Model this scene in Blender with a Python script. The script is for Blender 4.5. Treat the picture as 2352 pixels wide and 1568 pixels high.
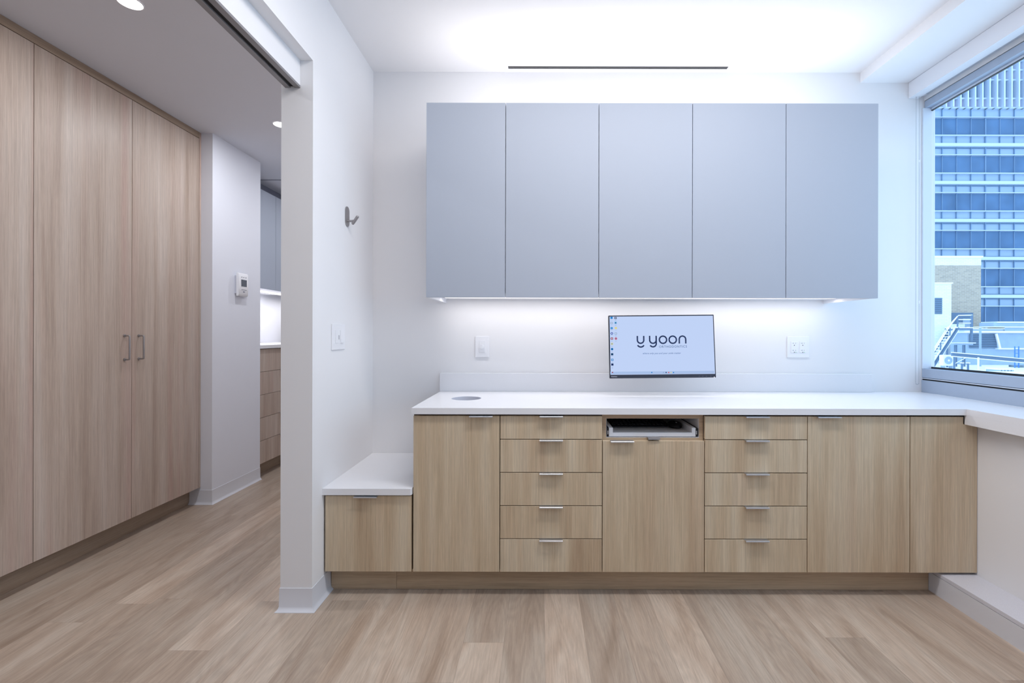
import bpy, bmesh, math, random
from mathutils import Vector, Matrix

random.seed(7)
scn = bpy.context.scene
for o in list(bpy.data.objects):
    bpy.data.objects.remove(o)
COL = scn.collection

# ------------------------------------------------------------------ camera
# 16.5 mm shift lens, level, looking straight at the back wall (+Y)
F, PX, PY, H = 1080.0, 1240.0, 768.0, 1.2675
cam = bpy.data.cameras.new('camera')
cam.sensor_width = 36.0
cam.sensor_fit = 'HORIZONTAL'
cam.lens = F / 2352.0 * 36.0
cam.shift_x = -(PX - 1176.0) / 2352.0
cam.shift_y = -(784.0 - PY) / 2352.0
cam.clip_start = 0.02
cam.clip_end = 400
cam_o = bpy.data.objects.new('camera', cam)
cam_o.location = (0, 0, H)
cam_o.rotation_euler = (math.radians(90), math.radians(-0.12), 0)
COL.objects.link(cam_o)
scn.camera = cam_o

# ------------------------------------------------------------------ world, exposure
scn.view_settings.view_transform = 'Standard'
scn.view_settings.look = 'None'
scn.view_settings.exposure = 0.17
scn.view_settings.gamma = 1.0
scn.view_settings.use_curve_mapping = False
w = bpy.data.worlds.new('overcast_sky')
scn.world = w
w.use_nodes = True
bg = w.node_tree.nodes['Background']
bg.inputs['Color'].default_value = (0.585, 0.79, 1.0, 1)
bg.inputs['Strength'].default_value = 1.95
try:
    scn.cycles.use_denoising = True
    scn.cycles.max_bounces = 10
    scn.cycles.diffuse_bounces = 6
    scn.cycles.transparent_max_bounces = 12
    scn.cycles.sample_clamp_indirect = 6
except Exception:
    pass

# ------------------------------------------------------------------ lights of the room and added fill
def area(name, loc, size, power, color=(1, 1, 1), rot=(0, 0, 0), size_y=None, shape=None, spread=180):
    l = bpy.data.lights.new(name, 'AREA')
    l.energy = power
    l.color = color
    l.size = size
    l.shape = shape or ('RECTANGLE' if size_y else 'SQUARE')
    if size_y:
        l.size_y = size_y
    l.spread = math.radians(spread)
    o = bpy.data.objects.new(name, l)
    o.location = loc
    o.rotation_euler = rot
    COL.objects.link(o)
    return o

WARM = (1.0, 0.95, 0.93)
ROOM = (1.0, 0.965, 0.955)
# led strips of the wall cabinets: one under them, one lying on their top
area('under_cabinet_led', (0.59, 2.78, 1.4815), 2.30, 3.0, ROOM, (0, 0, 0), 0.03)
area('over_cabinet_led', (0.59, 2.62, 2.512), 2.30, 4.4, ROOM, (math.pi, 0, 0), 0.05)
# fill lights added at the ceiling, out of view, shaped as panels
area('ceiling_fill_light', (0.50, 1.55, 2.885), 1.9, 29, ROOM, (0, 0, 0), 0.3)
area('ceiling_fill_light', (0.55, -0.8, 2.885), 1.2, 4, ROOM, (0, 0, 0), 0.6)
# led strip under the wall cabinets of the pantry beyond the corridor
area('pantry_led', (-2.86, 5.1, 1.69), 0.06, 6.0, ROOM, (0, 0, 0), 1.9)
# corridor downlights
for yy in (2.1186, 3.35, 4.7, 0.85, -0.5):
    area('downlight_lamp', (-1.85, yy, 2.745), 0.09, 7.0 if yy > 1 else 4.0, (0.95, 0.96, 1.0), (0, 0, 0), shape='DISK')
# daylight portal in the window opening
p = area('window_portal', (2.45, 1.165, 1.86), 3.53, 1, (1, 1, 1), (0, math.radians(90), 0), 1.6)
p.data.size, p.data.size_y = 1.62, 3.53
try:
    p.data.cycles.is_portal = True
except Exception:
    pass

# ------------------------------------------------------------------ materials
def lin(c):
    return tuple(((v / 255) / 12.92 if v / 255 <= .04045 else ((v / 255 + .055) / 1.055) ** 2.4) for v in c) + (1,)

def principled(name, color, rough=.5, metal=0.0, spec=.5, noise=0.0, nscale=40, bump=0.0, stretch=None):
    m = bpy.data.materials.new(name)
    m.use_nodes = True
    nt = m.node_tree
    b = nt.nodes['Principled BSDF']
    b.inputs['Roughness'].default_value = rough
    b.inputs['Metallic'].default_value = metal
    b.inputs['Specular IOR Level'].default_value = spec
    c = color if len(color) == 4 else lin(color)
    b.inputs['Base Color'].default_value = c
    if noise or bump:
        g = nt.nodes.new('ShaderNodeNewGeometry')
        mp = nt.nodes.new('ShaderNodeMapping')
        if stretch:
            mp.inputs['Scale'].default_value = stretch
        n = nt.nodes.new('ShaderNodeTexNoise')
        n.inputs['Scale'].default_value = nscale
        n.inputs['Detail'].default_value = 3
        nt.links.new(g.outputs['Position'], mp.inputs['Vector'])
        nt.links.new(mp.outputs['Vector'], n.inputs['Vector'])
        if noise:
            r = nt.nodes.new('ShaderNodeMapRange')
            r.inputs['From Min'].default_value = .3
            r.inputs['From Max'].default_value = .7
            r.inputs['To Min'].default_value = 1 - noise
            r.inputs['To Max'].default_value = 1 + noise
            mx = nt.nodes.new('ShaderNodeVectorMath')
            mx.operation = 'SCALE'
            mx.inputs[0].default_value = c[:3]
            nt.links.new(n.outputs['Fac'], r.inputs['Value'])
            nt.links.new(r.outputs['Result'], mx.inputs['Scale'])
            nt.links.new(mx.outputs['Vector'], b.inputs['Base Color'])
        if bump:
            bp = nt.nodes.new('ShaderNodeBump')
            bp.inputs['Strength'].default_value = bump
            bp.inputs['Distance'].default_value = .001
            nt.links.new(n.outputs['Fac'], bp.inputs['Height'])
            nt.links.new(bp.outputs['Normal'], b.inputs['Normal'])
    return m

def emission(name, color, strength):
    m = bpy.data.materials.new(name)
    m.use_nodes = True
    nt = m.node_tree
    nt.nodes.remove(nt.nodes['Principled BSDF'])
    e = nt.nodes.new('ShaderNodeEmission')
    e.inputs['Color'].default_value = color if len(color) == 4 else lin(color)
    e.inputs['Strength'].default_value = strength
    nt.links.new(e.outputs[0], nt.nodes['Material Output'].inputs['Surface'])
    return m

def N(nt, kind, **kw):
    n = nt.nodes.new(kind)
    for k, v in kw.items():
        if k in n.inputs.keys():
            n.inputs[k].default_value = v
        else:
            setattr(n, k, v)
    return n

def ramp(nt, stops):
    r = nt.nodes.new('ShaderNodeValToRGB')
    el = r.color_ramp.elements
    while len(el) < len(stops):
        el.new(.5)
    for e, (p_, c) in zip(el, stops):
        e.position = p_
        e.color = lin(c) if len(c) == 3 else c
    return r

def wood(name, axis, dark, mid, light, tint, rough=.42, tint_amt=.6):
    """oak veneer, the grain running along one axis (0 x, 1 y, 2 z)"""
    m = bpy.data.materials.new(name)
    m.use_nodes = True
    nt = m.node_tree
    L = nt.links.new
    b = nt.nodes['Principled BSDF']
    b.inputs['Roughness'].default_value = rough
    b.inputs['Specular IOR Level'].default_value = .35
    g = N(nt, 'ShaderNodeNewGeometry')
    oi = N(nt, 'ShaderNodeObjectInfo')
    off = N(nt, 'ShaderNodeVectorMath', operation='SCALE')
    off.inputs[0].default_value = (13.7, 7.3, 11.1)
    L(oi.outputs['Random'], off.inputs['Scale'])
    add = N(nt, 'ShaderNodeVectorMath', operation='ADD')
    L(g.outputs['Position'], add.inputs[0])
    L(off.outputs['Vector'], add.inputs[1])
    def nz(cross, along, detail, dist=0.0):
        s = [cross] * 3
        s[axis] = along
        mp = N(nt, 'ShaderNodeMapping')
        mp.inputs['Scale'].default_value = s
        n = N(nt, 'ShaderNodeTexNoise', Scale=1.0, Detail=detail, Distortion=dist)
        n.inputs['Roughness'].default_value = .55
        L(add.outputs['Vector'], mp.inputs['Vector'])
        L(mp.outputs['Vector'], n.inputs['Vector'])
        return n
    broad = nz(11, .55, 4, .35)
    fine = nz(150, 2.4, 4, .1)
    pores = nz(420, 14, 2)
    r = ramp(nt, [(.27, dark), (.47, mid), (.74, light)])
    L(broad.outputs['Fac'], r.inputs['Fac'])
    tn = nz(7, .3, 2, .2)
    tr = N(nt, 'ShaderNodeMapRange')
    tr.inputs['From Min'].default_value = .56
    tr.inputs['From Max'].default_value = .70
    tr.inputs['To Max'].default_value = tint_amt
    L(tn.outputs['Fac'], tr.inputs['Value'])
    mt = N(nt, 'ShaderNodeMix', data_type='RGBA')
    mt.inputs[7].default_value = lin(tint)
    L(tr.outputs['Result'], mt.inputs[0])
    L(r.outputs['Color'], mt.inputs[6])
    def mul(src, n, lo, hi, fmin=.35, fmax=.65):
        q = N(nt, 'ShaderNodeMapRange')
        q.inputs['From Min'].default_value = fmin
        q.inputs['From Max'].default_value = fmax
        q.inputs['To Min'].default_value = lo
        q.inputs['To Max'].default_value = hi
        L(n.outputs['Fac'], q.inputs['Value'])
        v = N(nt, 'ShaderNodeVectorMath', operation='SCALE')
        L(src, v.inputs[0])
        L(q.outputs['Result'], v.inputs['Scale'])
        return v.outputs['Vector']
    c1 = mul(mt.outputs[2], fine, .90, 1.07)
    c2 = mul(c1, pores, .93, 1.05)
    L(c2, b.inputs['Base Color'])
    bp = N(nt, 'ShaderNodeBump', Strength=.12, Distance=.0004)
    L(fine.outputs['Fac'], bp.inputs['Height'])
    L(bp.outputs['Normal'], b.inputs['Normal'])
    return m

def floor_material():
    m = bpy.data.materials.new('oak_plank_floor')
    m.use_nodes = True
    nt = m.node_tree
    L = nt.links.new
    b = nt.nodes['Principled BSDF']
    b.inputs['Specular IOR Level'].default_value = .4
    g = N(nt, 'ShaderNodeNewGeometry')
    sx = N(nt, 'ShaderNodeSeparateXYZ')
    L(g.outputs['Position'], sx.inputs[0])
    def M(op, a, b_=None, c=None):
        n = N(nt, 'ShaderNodeMath', operation=op)
        for i, v in enumerate((a, b_, c)):
            if v is None:
                continue
            if isinstance(v, (int, float)):
                n.inputs[i].default_value = v
            else:
                L(v, n.inputs[i])
        return n.outputs[0]
    W, LEN = .168, 1.22
    u = M('DIVIDE', M('ADD', sx.outputs['X'], 10.0 * W * 10 - .023), W)
    col = M('FLOOR', u)
    fu = M('FRACT', u)
    wn = N(nt, 'ShaderNodeTexWhiteNoise', noise_dimensions='1D')
    L(col, wn.inputs['W'])
    v = M('ADD', M('DIVIDE', M('ADD', sx.outputs['Y'], 20.0), LEN), M('MULTIPLY', wn.outputs['Value'], 7.0))
    row = M('FLOOR', v)
    fv = M('FRACT', v)
    cmb = N(nt, 'ShaderNodeCombineXYZ')
    L(col, cmb.inputs[0])
    L(row, cmb.inputs[1])
    wn2 = N(nt, 'ShaderNodeTexWhiteNoise', noise_dimensions='2D')
    L(cmb.outputs[0], wn2.inputs['Vector'])
    off = N(nt, 'ShaderNodeVectorMath', operation='SCALE')
    L(wn2.outputs['Color'], off.inputs[0])
    off.inputs['Scale'].default_value = 9.0
    add = N(nt, 'ShaderNodeVectorMath', operation='ADD')
    L(g.outputs['Position'], add.inputs[0])
    L(off.outputs['Vector'], add.inputs[1])
    def nz(sc, detail, dist):
        mp = N(nt, 'ShaderNodeMapping')
        mp.inputs['Scale'].default_value = sc
        n = N(nt, 'ShaderNodeTexNoise', Scale=1.0, Detail=detail, Distortion=dist)
        L(add.outputs['Vector'], mp.inputs['Vector'])
        L(mp.outputs['Vector'], n.inputs['Vector'])
        return n
    broad = nz((8, 1.3, 1), 5, 1.1)
    r = ramp(nt, [(.24, (160, 139, 121)), (.45, (181, 162, 145)), (.62, (191, 175, 159)), (.82, (201, 188, 174))])
    L(broad.outputs['Fac'], r.inputs['Fac'])
    # cathedral rings
    mp = N(nt, 'ShaderNodeMapping')
    mp.inputs['Scale'].default_value = (9, 1.1, 1)
    L(add.outputs['Vector'], mp.inputs['Vector'])
    wv = N(nt, 'ShaderNodeTexNoise', Scale=1.0, Detail=1.0, Distortion=.3)
    L(mp.outputs['Vector'], wv.inputs['Vector'])
    rings = M('FRACT', M('MULTIPLY', wv.outputs['Fac'], 16.0))
    rings = M('ABSOLUTE', M('SUBTRACT', rings, .5))
    fine = nz((190, 7, 1), 4, .2)
    pores = nz((500, 30, 1), 2, 0)
    def sc(src, val, lo, hi, a=.35, z=.65):
        q = N(nt, 'ShaderNodeMapRange')
        q.inputs['From Min'].default_value = a
        q.inputs['From Max'].default_value = z
        q.inputs['To Min'].default_value = lo
        q.inputs['To Max'].default_value = hi
        L(val, q.inputs['Value'])
        k = N(nt, 'ShaderNodeVectorMath', operation='SCALE')
        L(src, k.inputs[0])
        L(q.outputs['Result'], k.inputs['Scale'])
        return k.outputs['Vector']
    c = sc(r.outputs['Color'], fine.outputs['Fac'], .91, 1.06)
    c = sc(c, pores.outputs['Fac'], .95, 1.04)
    c = sc(c, rings, .92, 1.03, 0, .5)
    c = sc(c, wn2.outputs['Value'], .86, 1.10, 0, 1)
    # joints between the planks
    du = M('MULTIPLY', M('MINIMUM', fu, M('SUBTRACT', 1.0, fu)), W)
    dv = M('MULTIPLY', M('MINIMUM', fv, M('SUBTRACT', 1.0, fv)), LEN)
    d = M('MINIMUM', du, dv)
    c = sc(c, d, .80, 1.0, .0004, .0014)
    L(c, b.inputs['Base Color'])
    rr = N(nt, 'ShaderNodeMapRange')
    rr.inputs['To Min'].default_value = .30
    rr.inputs['To Max'].default_value = .44
    L(fine.outputs['Fac'], rr.inputs['Value'])
    L(rr.outputs['Result'], b.inputs['Roughness'])
    bp = N(nt, 'ShaderNodeBump', Strength=.15, Distance=.0005)
    L(fine.outputs['Fac'], bp.inputs['Height'])
    L(bp.outputs['Normal'], b.inputs['Normal'])
    return m

def brick_material(name, c1, c2, mortar, scale=1.0):
    m = bpy.data.materials.new(name)
    m.use_nodes = True
    nt = m.node_tree
    b = nt.nodes['Principled BSDF']
    b.inputs['Roughness'].default_value = .9
    g = N(nt, 'ShaderNodeNewGeometry')
    sp = N(nt, 'ShaderNodeSeparateXYZ')
    cb = N(nt, 'ShaderNodeCombineXYZ')
    ad = N(nt, 'ShaderNodeMath', operation='ADD')
    nt.links.new(g.outputs['Position'], sp.inputs[0])
    nt.links.new(sp.outputs['X'], ad.inputs[0])
    nt.links.new(sp.outputs['Y'], ad.inputs[1])
    nt.links.new(ad.outputs[0], cb.inputs[0])
    nt.links.new(sp.outputs['Z'], cb.inputs[1])
    t = N(nt, 'ShaderNodeTexBrick', Scale=scale)
    t.inputs['Color1'].default_value = lin(c1)
    t.inputs['Color2'].default_value = lin(c2)
    t.inputs['Mortar'].default_value = lin(mortar)
    t.inputs['Brick Width'].default_value = .4
    t.inputs['Row Height'].default_value = .13
    t.inputs['Mortar Size'].default_value = .016
    nt.links.new(cb.outputs[0], t.inputs['Vector'])
    nt.links.new(t.outputs['Color'], b.inputs['Base Color'])
    return m

def glass_material():
    m = bpy.data.materials.new('window_glass')
    m.use_nodes = True
    nt = m.node_tree
    nt.nodes.remove(nt.nodes['Principled BSDF'])
    t = N(nt, 'ShaderNodeBsdfTransparent')
    t.inputs['Color'].default_value = (.93, .97, 1.0, 1)
    gl = N(nt, 'ShaderNodeBsdfGlossy')
    gl.inputs['Roughness'].default_value = .02
    mx = N(nt, 'ShaderNodeMixShader')
    mx.inputs[0].default_value = .03
    nt.links.new(t.outputs[0], mx.inputs[1])
    nt.links.new(gl.outputs[0], mx.inputs[2])
    nt.links.new(mx.outputs[0], nt.nodes['Material Output'].inputs['Surface'])
    return m

M_ = {}
M_['wall'] = principled('white_wall_paint', (234, 234, 236), .75, spec=.25, noise=.006, nscale=3, bump=.04)
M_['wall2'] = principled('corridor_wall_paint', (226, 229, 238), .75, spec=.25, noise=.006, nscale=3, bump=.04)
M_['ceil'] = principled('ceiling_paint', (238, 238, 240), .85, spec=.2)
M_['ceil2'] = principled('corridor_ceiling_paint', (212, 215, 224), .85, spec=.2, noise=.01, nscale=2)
M_['vinyl'] = principled('vinyl_base', (218, 220, 227), .45, noise=.01, nscale=6)
M_['lac'] = principled('grey_white_lacquer', (172, 180, 194), .5, spec=.3)
M_['lacw'] = principled('white_melamine', (232, 233, 237), .5, spec=.3)
M_['quartz'] = principled('white_quartz', (233, 234, 238), .22, spec=.5, noise=.012, nscale=260)
M_['quartz2'] = principled('speckled_sill_stone', (214, 215, 224), .35, noise=.06, nscale=420)
M_['oak_v'] = wood('oak_veneer_upright', 2, (182, 158, 130), (200, 180, 152), (213, 199, 175), (190, 163, 137), tint_amt=.4)
M_['carc'] = principled('carcass_gap_shade', (92, 74, 60), .6)  # bodies coloured dark to paint the shade in gaps between fronts
M_['oak_x'] = wood('oak_veneer_lengthwise', 0, (162, 138, 112), (182, 160, 133), (198, 178, 152), (174, 146, 122))
M_['oak_y'] = wood('oak_veneer_corridor_lengthwise', 1, (140, 120, 104), (158, 139, 121), (172, 154, 137), (156, 126, 112))
M_['ward'] = wood('oak_veneer_wardrobe', 2, (166, 147, 133), (185, 168, 155), (199, 186, 176), (182, 154, 143), tint_amt=.6)
M_['floor'] = floor_material()
M_['metal'] = principled('satin_aluminium', (205, 208, 214), .32, metal=.9)
M_['nickel'] = principled('brushed_nickel', (168, 165, 166), .38, metal=.9)
M_['track'] = principled('anodised_track', (150, 148, 150), .45, metal=.5)
M_['black'] = principled('black_shadow_gap', (26, 25, 28), .7)
M_['dark'] = principled('black_plastic', (22, 23, 30), .4)
M_['bezel'] = principled('charcoal_bezel', (42, 47, 62), .45)
M_['plas'] = principled('white_plastic', (236, 237, 241), .35)
M_['plasg'] = principled('pale_grey_plastic', (206, 209, 220), .4)
M_['lcd'] = principled('grey_lcd', (92, 98, 108), .25)
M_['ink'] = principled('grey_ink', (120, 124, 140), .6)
M_['slot'] = principled('grey_slots', (150, 152, 160), .6)
M_['green'] = principled('green_indicator', (120, 200, 130), .5)
M_['frame'] = principled('grey_window_frame', (166, 180, 200), .42, noise=.01, nscale=30)
M_['framel'] = principled('light_window_frame', (214, 222, 234), .4)
M_['shade'] = principled('roller_shade_fabric', (196, 200, 208), .8, noise=.03, nscale=300)
M_['val'] = principled('shade_fascia_white', (232, 233, 238), .45)
M_['steel'] = principled('chain_steel', (176, 180, 186), .35, metal=.7)
M_['glass'] = glass_material()
M_['led'] = emission('led_diffuser', (255, 250, 250), 1.3)
M_['lamp'] = emission('downlight_diffuser', (255, 250, 252), 14.0)

# ------------------------------------------------------------------ mesh helpers
ORG = {}

class MB:
    def __init__(self):
        self.bm = bmesh.new()

    def box(self, x0, x1, y0, y1, z0, z1, bev=0.0, seg=1):
        vs = [self.bm.verts.new((x, y, z)) for x in (x0, x1) for y in (y0, y1) for z in (z0, z1)]
        idx = [(0, 1, 3, 2), (4, 6, 7, 5), (0, 4, 5, 1), (2, 3, 7, 6), (0, 2, 6, 4), (1, 5, 7, 3)]
        fs = [self.bm.faces.new([vs[i] for i in f]) for f in idx]
        if bev > 0:
            es = list({e for f in fs for e in f.edges})
            bmesh.ops.bevel(self.bm, geom=es, offset=bev, segments=seg, affect='EDGES', profile=.5, clamp_overlap=True)
        return self

    def prism(self, pts, fn, a, b):
        """polygon pts swept between a and b; fn(u, v, t) -> xyz"""
        A = [self.bm.verts.new(fn(u, v, a)) for u, v in pts]
        B = [self.bm.verts.new(fn(u, v, b)) for u, v in pts]
        n = len(pts)
        self.bm.faces.new(A)
        self.bm.faces.new(B[::-1])
        for i in range(n):
            j = (i + 1) % n
            self.bm.faces.new((A[j], A[i], B[i], B[j]))
        return self

    def cyl(self, p0, p1, r, seg=20, r2=None, cap=True):
        p0, p1 = Vector(p0), Vector(p1)
        d = (p1 - p0).normalized()
        u = d.orthogonal().normalized()
        v = d.cross(u)
        r2 = r if r2 is None else r2
        A = [self.bm.verts.new(p0 + (u * math.cos(t) + v * math.sin(t)) * r) for t in [2 * math.pi * i / seg for i in range(seg)]]
        B = [self.bm.verts.new(p1 + (u * math.cos(t) + v * math.sin(t)) * r2) for t in [2 * math.pi * i / seg for i in range(seg)]]
        for i in range(seg):
            j = (i + 1) % seg
            self.bm.faces.new((A[i], A[j], B[j], B[i]))
        if cap:
            self.bm.faces.new(A[::-1])
            self.bm.faces.new(B)
        return self

    def bar(self, p0, p1, w_, h_, up=(0, 0, 1)):
        p0, p1 = Vector(p0), Vector(p1)
        d = (p1 - p0).normalized()
        s = d.cross(Vector(up)).normalized()
        t = s.cross(d).normalized()
        A = [self.bm.verts.new(p0 + s * a * w_ / 2 + t * b * h_ / 2) for a, b in ((-1, -1), (1, -1), (1, 1), (-1, 1))]
        B = [self.bm.verts.new(p1 + s * a * w_ / 2 + t * b * h_ / 2) for a, b in ((-1, -1), (1, -1), (1, 1), (-1, 1))]
        for i in range(4):
            j = (i + 1) % 4
            self.bm.faces.new((A[i], A[j], B[j], B[i]))
        self.bm.faces.new(A[::-1])
        self.bm.faces.new(B)
        return self

    def tube(self, pts, r, seg=12, closed=False):
        pts = [Vector(p_) for p_ in pts]
        n = len(pts)
        rings = []
        prev = None
        for i, p_ in enumerate(pts):
            a = pts[(i - 1) % n] if (closed or i > 0) else p_
            b = pts[(i + 1) % n] if (closed or i < n - 1) else p_
            d = (b - a).normalized()
            if prev is None:
                u = d.orthogonal().normalized()
            else:
                u = (prev - d * prev.dot(d)).normalized()
            prev = u
            v = d.cross(u)
            rings.append([self.bm.verts.new(p_ + (u * math.cos(t) + v * math.sin(t)) * r) for t in [2 * math.pi * k / seg for k in range(seg)]])
        for i in range(n if closed else n - 1):
            A, B = rings[i], rings[(i + 1) % n]
            for k in range(seg):
                j = (k + 1) % seg
                self.bm.faces.new((A[k], A[j], B[j], B[k]))
        if not closed:
            self.bm.faces.new(rings[0][::-1])
            self.bm.faces.new(rings[-1])
        return self

    def sphere(self, c, r, scale=(1, 1, 1), seg=16, rings=10):
        mt = Matrix.Translation(c) @ Matrix.Diagonal((scale[0], scale[1], scale[2], 1))
        bmesh.ops.create_uvsphere(self.bm, u_segments=seg, v_segments=rings, radius=r, matrix=mt)
        return self

    def build(self, name, mat, parent=None, loc=None, smooth=False):
        bmesh.ops.recalc_face_normals(self.bm, faces=self.bm.faces)
        if parent is not None:
            org = ORG[parent.name]
        else:
            org = Vector(loc) if loc is not None else Vector((0, 0, 0))
        bmesh.ops.translate(self.bm, verts=self.bm.verts, vec=-org)
        me = bpy.data.meshes.new(name)
        self.bm.to_mesh(me)
        self.bm.free()
        if smooth:
            for p_ in me.polygons:
                p_.use_smooth = True
            me.set_sharp_from_angle(angle=math.radians(40))
        if mat is not None:
            me.materials.append(mat if not isinstance(mat, str) else M_[mat])
        o = bpy.data.objects.new(name, me)
        COL.objects.link(o)
        if parent is not None:
            o.parent = parent
        else:
            o.location = org
        ORG[o.name] = org
        return o

def mb(*a, **k):
    return MB().box(*a, **k)

def thing(name, label, cat, loc, group=None):
    o = bpy.data.objects.new(name, None)
    o.empty_display_size = .05
    COL.objects.link(o)
    o.location = loc
    o['label'] = label
    o['category'] = cat
    if group:
        o['group'] = group
    ORG[o.name] = Vector(loc)
    return o

def tag(o, label, cat, group=None, kind=None):
    o['label'] = label
    o['category'] = cat
    if group:
        o['group'] = group
    if kind:
        o['kind'] = kind
    return o

def struct(o, label=None):
    o['kind'] = 'structure'
    if label:
        o['label'] = label
    return o

# ------------------------------------------------------------------ the room shell
WX, WY, CZ = -1.041, 2.93, 2.902          # side wall, back wall, ceiling
CCZ = 2.76                                 # corridor ceiling
struct(mb(-3.4, 2.9, -2.3, 7.4, -.10, 0).build('floor', 'floor'), 'light oak plank floor running through the room and corridor')
struct(mb(WX - .0, 2.6, -2.3, WY + .12, CZ, CZ + .12).build('ceiling', 'ceil'), 'white ceiling above the wall cabinets')
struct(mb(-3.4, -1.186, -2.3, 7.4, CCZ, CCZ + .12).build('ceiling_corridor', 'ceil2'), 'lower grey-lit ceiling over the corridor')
b_ = mb(WX, 2.46, WY, WY + .12, 0, CZ)
struct(b_.build('wall_back', 'wall'), 'white back wall behind the counter')
# side wall with the opening to the corridor; header above it
b_ = mb(-1.186, WX, 2.153, 7.4, 0, CZ)
struct(b_.build('wall_left', 'wall'), 'white wall end left of the counter, with the coat hook')
struct(mb(-1.186, WX, -2.3, -.35, 0, CZ).build('wall_left_near', 'wall'))
struct(mb(-1.101, WX, -.35, 2.153, 2.519, CZ).build('wall_header', 'wall'), 'white wall over the corridor opening')
struct(mb(-1.186, -1.101, -.35, 2.153, 2.62, CZ + .02).build('trim_5', 'wall'))
struct(mb(-1.186, 2.6, -2.42, -2.3, 0, 3.0).build('wall_front', 'wall'))
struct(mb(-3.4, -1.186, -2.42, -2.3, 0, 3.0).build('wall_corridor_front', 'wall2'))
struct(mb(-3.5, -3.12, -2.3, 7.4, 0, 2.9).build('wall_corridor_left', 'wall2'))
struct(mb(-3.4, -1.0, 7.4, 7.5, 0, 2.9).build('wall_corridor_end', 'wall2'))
# projecting wall block with the thermostat
struct(mb(-3.12, -2.439, 3.50, 4.10, 0, CCZ).build('wall_corridor', 'wall2'), 'white wall block between wardrobe and pantry, with the thermostat')
# window wall: low wall, lintel, strip behind the camera
struct(mb(2.11, 2.46, -2.3, WY, 0, .885).build('wall_right', 'wall'), 'white wall below the window worktop')
struct(mb(2.393, 2.50, -.6, WY, 2.728, CZ).build('wall_right_lintel', 'wall'))
struct(mb(2.36, 2.50, -2.3, -.6, .885, CZ).build('wall_right_near', 'wall'))
# soffit before the window
struct(mb(1.994, 2.5, -2.3, WY, 2.8397, CZ + .01).build('trim_1', 'ceil'), 'white soffit stepping down towards the window')
# low boxed-in sill with a speckled cap along the window wall
lw = struct(mb(1.938, 2.11, -2.3, WY, 0, .093).build('trim_2', 'vinyl'), 'low white boxed ledge along the window wall')
mb(1.938, 2.11, -2.3, WY, .0945, .113, bev=.001).build('ledge_cap', 'quartz2', lw)
# corridor ceiling joint
struct(mb(-3.1, -1.19, 4.55, 4.562, CCZ - .003, CCZ).build('trim_3', 'ink'))

# vinyl cove bases
def cove(name, pts, h=.105, label=None):
    """cove base along a polyline, the wall lying left of the direction of travel"""
    prof = [(0, 0), (0.0, h), (.003, h), (.0045, .022), (.008, .011), (.018, .002), (.018, 0)]
    bm_ = MB()
    rings = []
    n = len(pts)
    for i, q in enumerate(pts):
        q = Vector(q)
        dn = []
        if i > 0:
            d = (q - Vector(pts[i - 1])).normalized()
            dn.append(Vector((d.y, -d.x)))
        if i < n - 1:
            d = (Vector(pts[i + 1]) - q).normalized()
            dn.append(Vector((d.y, -d.x)))
        nn = sum(dn, Vector((0, 0)))
        nn = nn / max(nn.dot(dn[0]), .3)
        rings.append([bm_.bm.verts.new((q.x + nn.x * a, q.y + nn.y * a, z)) for a, z in prof])
    for i in range(n - 1):
        for k in range(len(prof) - 1):
            bm_.bm.faces.new((rings[i][k], rings[i + 1][k], rings[i + 1][k + 1], rings[i][k + 1]))
    bm_.bm.faces.new(rings[0])
    bm_.bm.faces.new(rings[-1][::-1])
    return struct(bm_.build(name, 'vinyl', smooth=True), label)

# travel so that the normal (d.y,-d.x) points into the room
cove('baseboard_left', [(-1.186, 2.6), (-1.186, 2.153), (-1.041, 2.153), (-1.041, 2.339)][::-1][::-1], label='white cove base around the foot of the wall end')
cove('baseboard_corridor', [(-2.605, 3.50), (-2.439, 3.50), (-2.439, 4.10)], label='white cove base of the thermostat wall')

# ------------------------------------------------------------------ sliding door track over the opening
t = thing('sliding_door_track', 'grey metal sliding door track with a black slot over the corridor opening', 'door track', (-1.134, 2.0, 2.393))
mb(-1.1676, -1.0995, -.35, 2.152, 2.405, 2.62).build('fascia', 'wall', t)
mb(-1.1676, -1.1435, -.35, 2.152, 2.393, 2.4045, bev=.0006).build('rail', 'track', t)
mb(-1.1235, -1.0985, -.35, 2.152, 2.393, 2.4045, bev=.0006).build('rail', 'track', t)
mb(-1.1435, -1.1235, -.35, 2.150, 2.400, 2.4045).build('slot', 'black', t)

# ------------------------------------------------------------------ linear air slot in the ceiling
t = thing('linear_air_diffuser', 'long narrow black air slot in the white ceiling', 'vent', (.475, 2.88, 2.898))
b_ = MB()
b_.box(-.224, 1.174, 2.818, 2.8625, 2.8995, 2.9019)
b_.box(-.224, 1.174, 2.8895, 2.9295, 2.8995, 2.9019)
b_.box(-.224, -.197, 2.8625, 2.8895, 2.8995, 2.9019)
b_.box(1.145, 1.174, 2.8625, 2.8895, 2.8995, 2.9019)
b_.build('flange', 'val', t)
mb(-.197, 1.145, 2.8625, 2.8895, 2.9006, 2.9018).build('slot', 'black', t)
mb(-.197, 1.145, 2.874, 2.878, 2.8998, 2.9006).build('blade', 'nickel', t)

# ------------------------------------------------------------------ cabinets
def handle_tab(cx, ztop, yf, parent, w_=.112, mat='metal'):
    """edge pull hooked over the top of a front"""
    m = MB()
    m.prism([(0.012, 0), (-.0215, 0), (-.0225, -.001), (-.0225, -.0058), (-.0205, -.0058), (-.0205, -.0018), (0.012, -.0018)],
            lambda u, v, q: (q, yf + u, ztop + .0022 + v), cx - w_ / 2, cx + w_ / 2)
    return m.build('handle', mat, parent)

YF = 2.265      # door fronts
TH = .019
ZB, ZT = .1245, .8785

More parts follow.
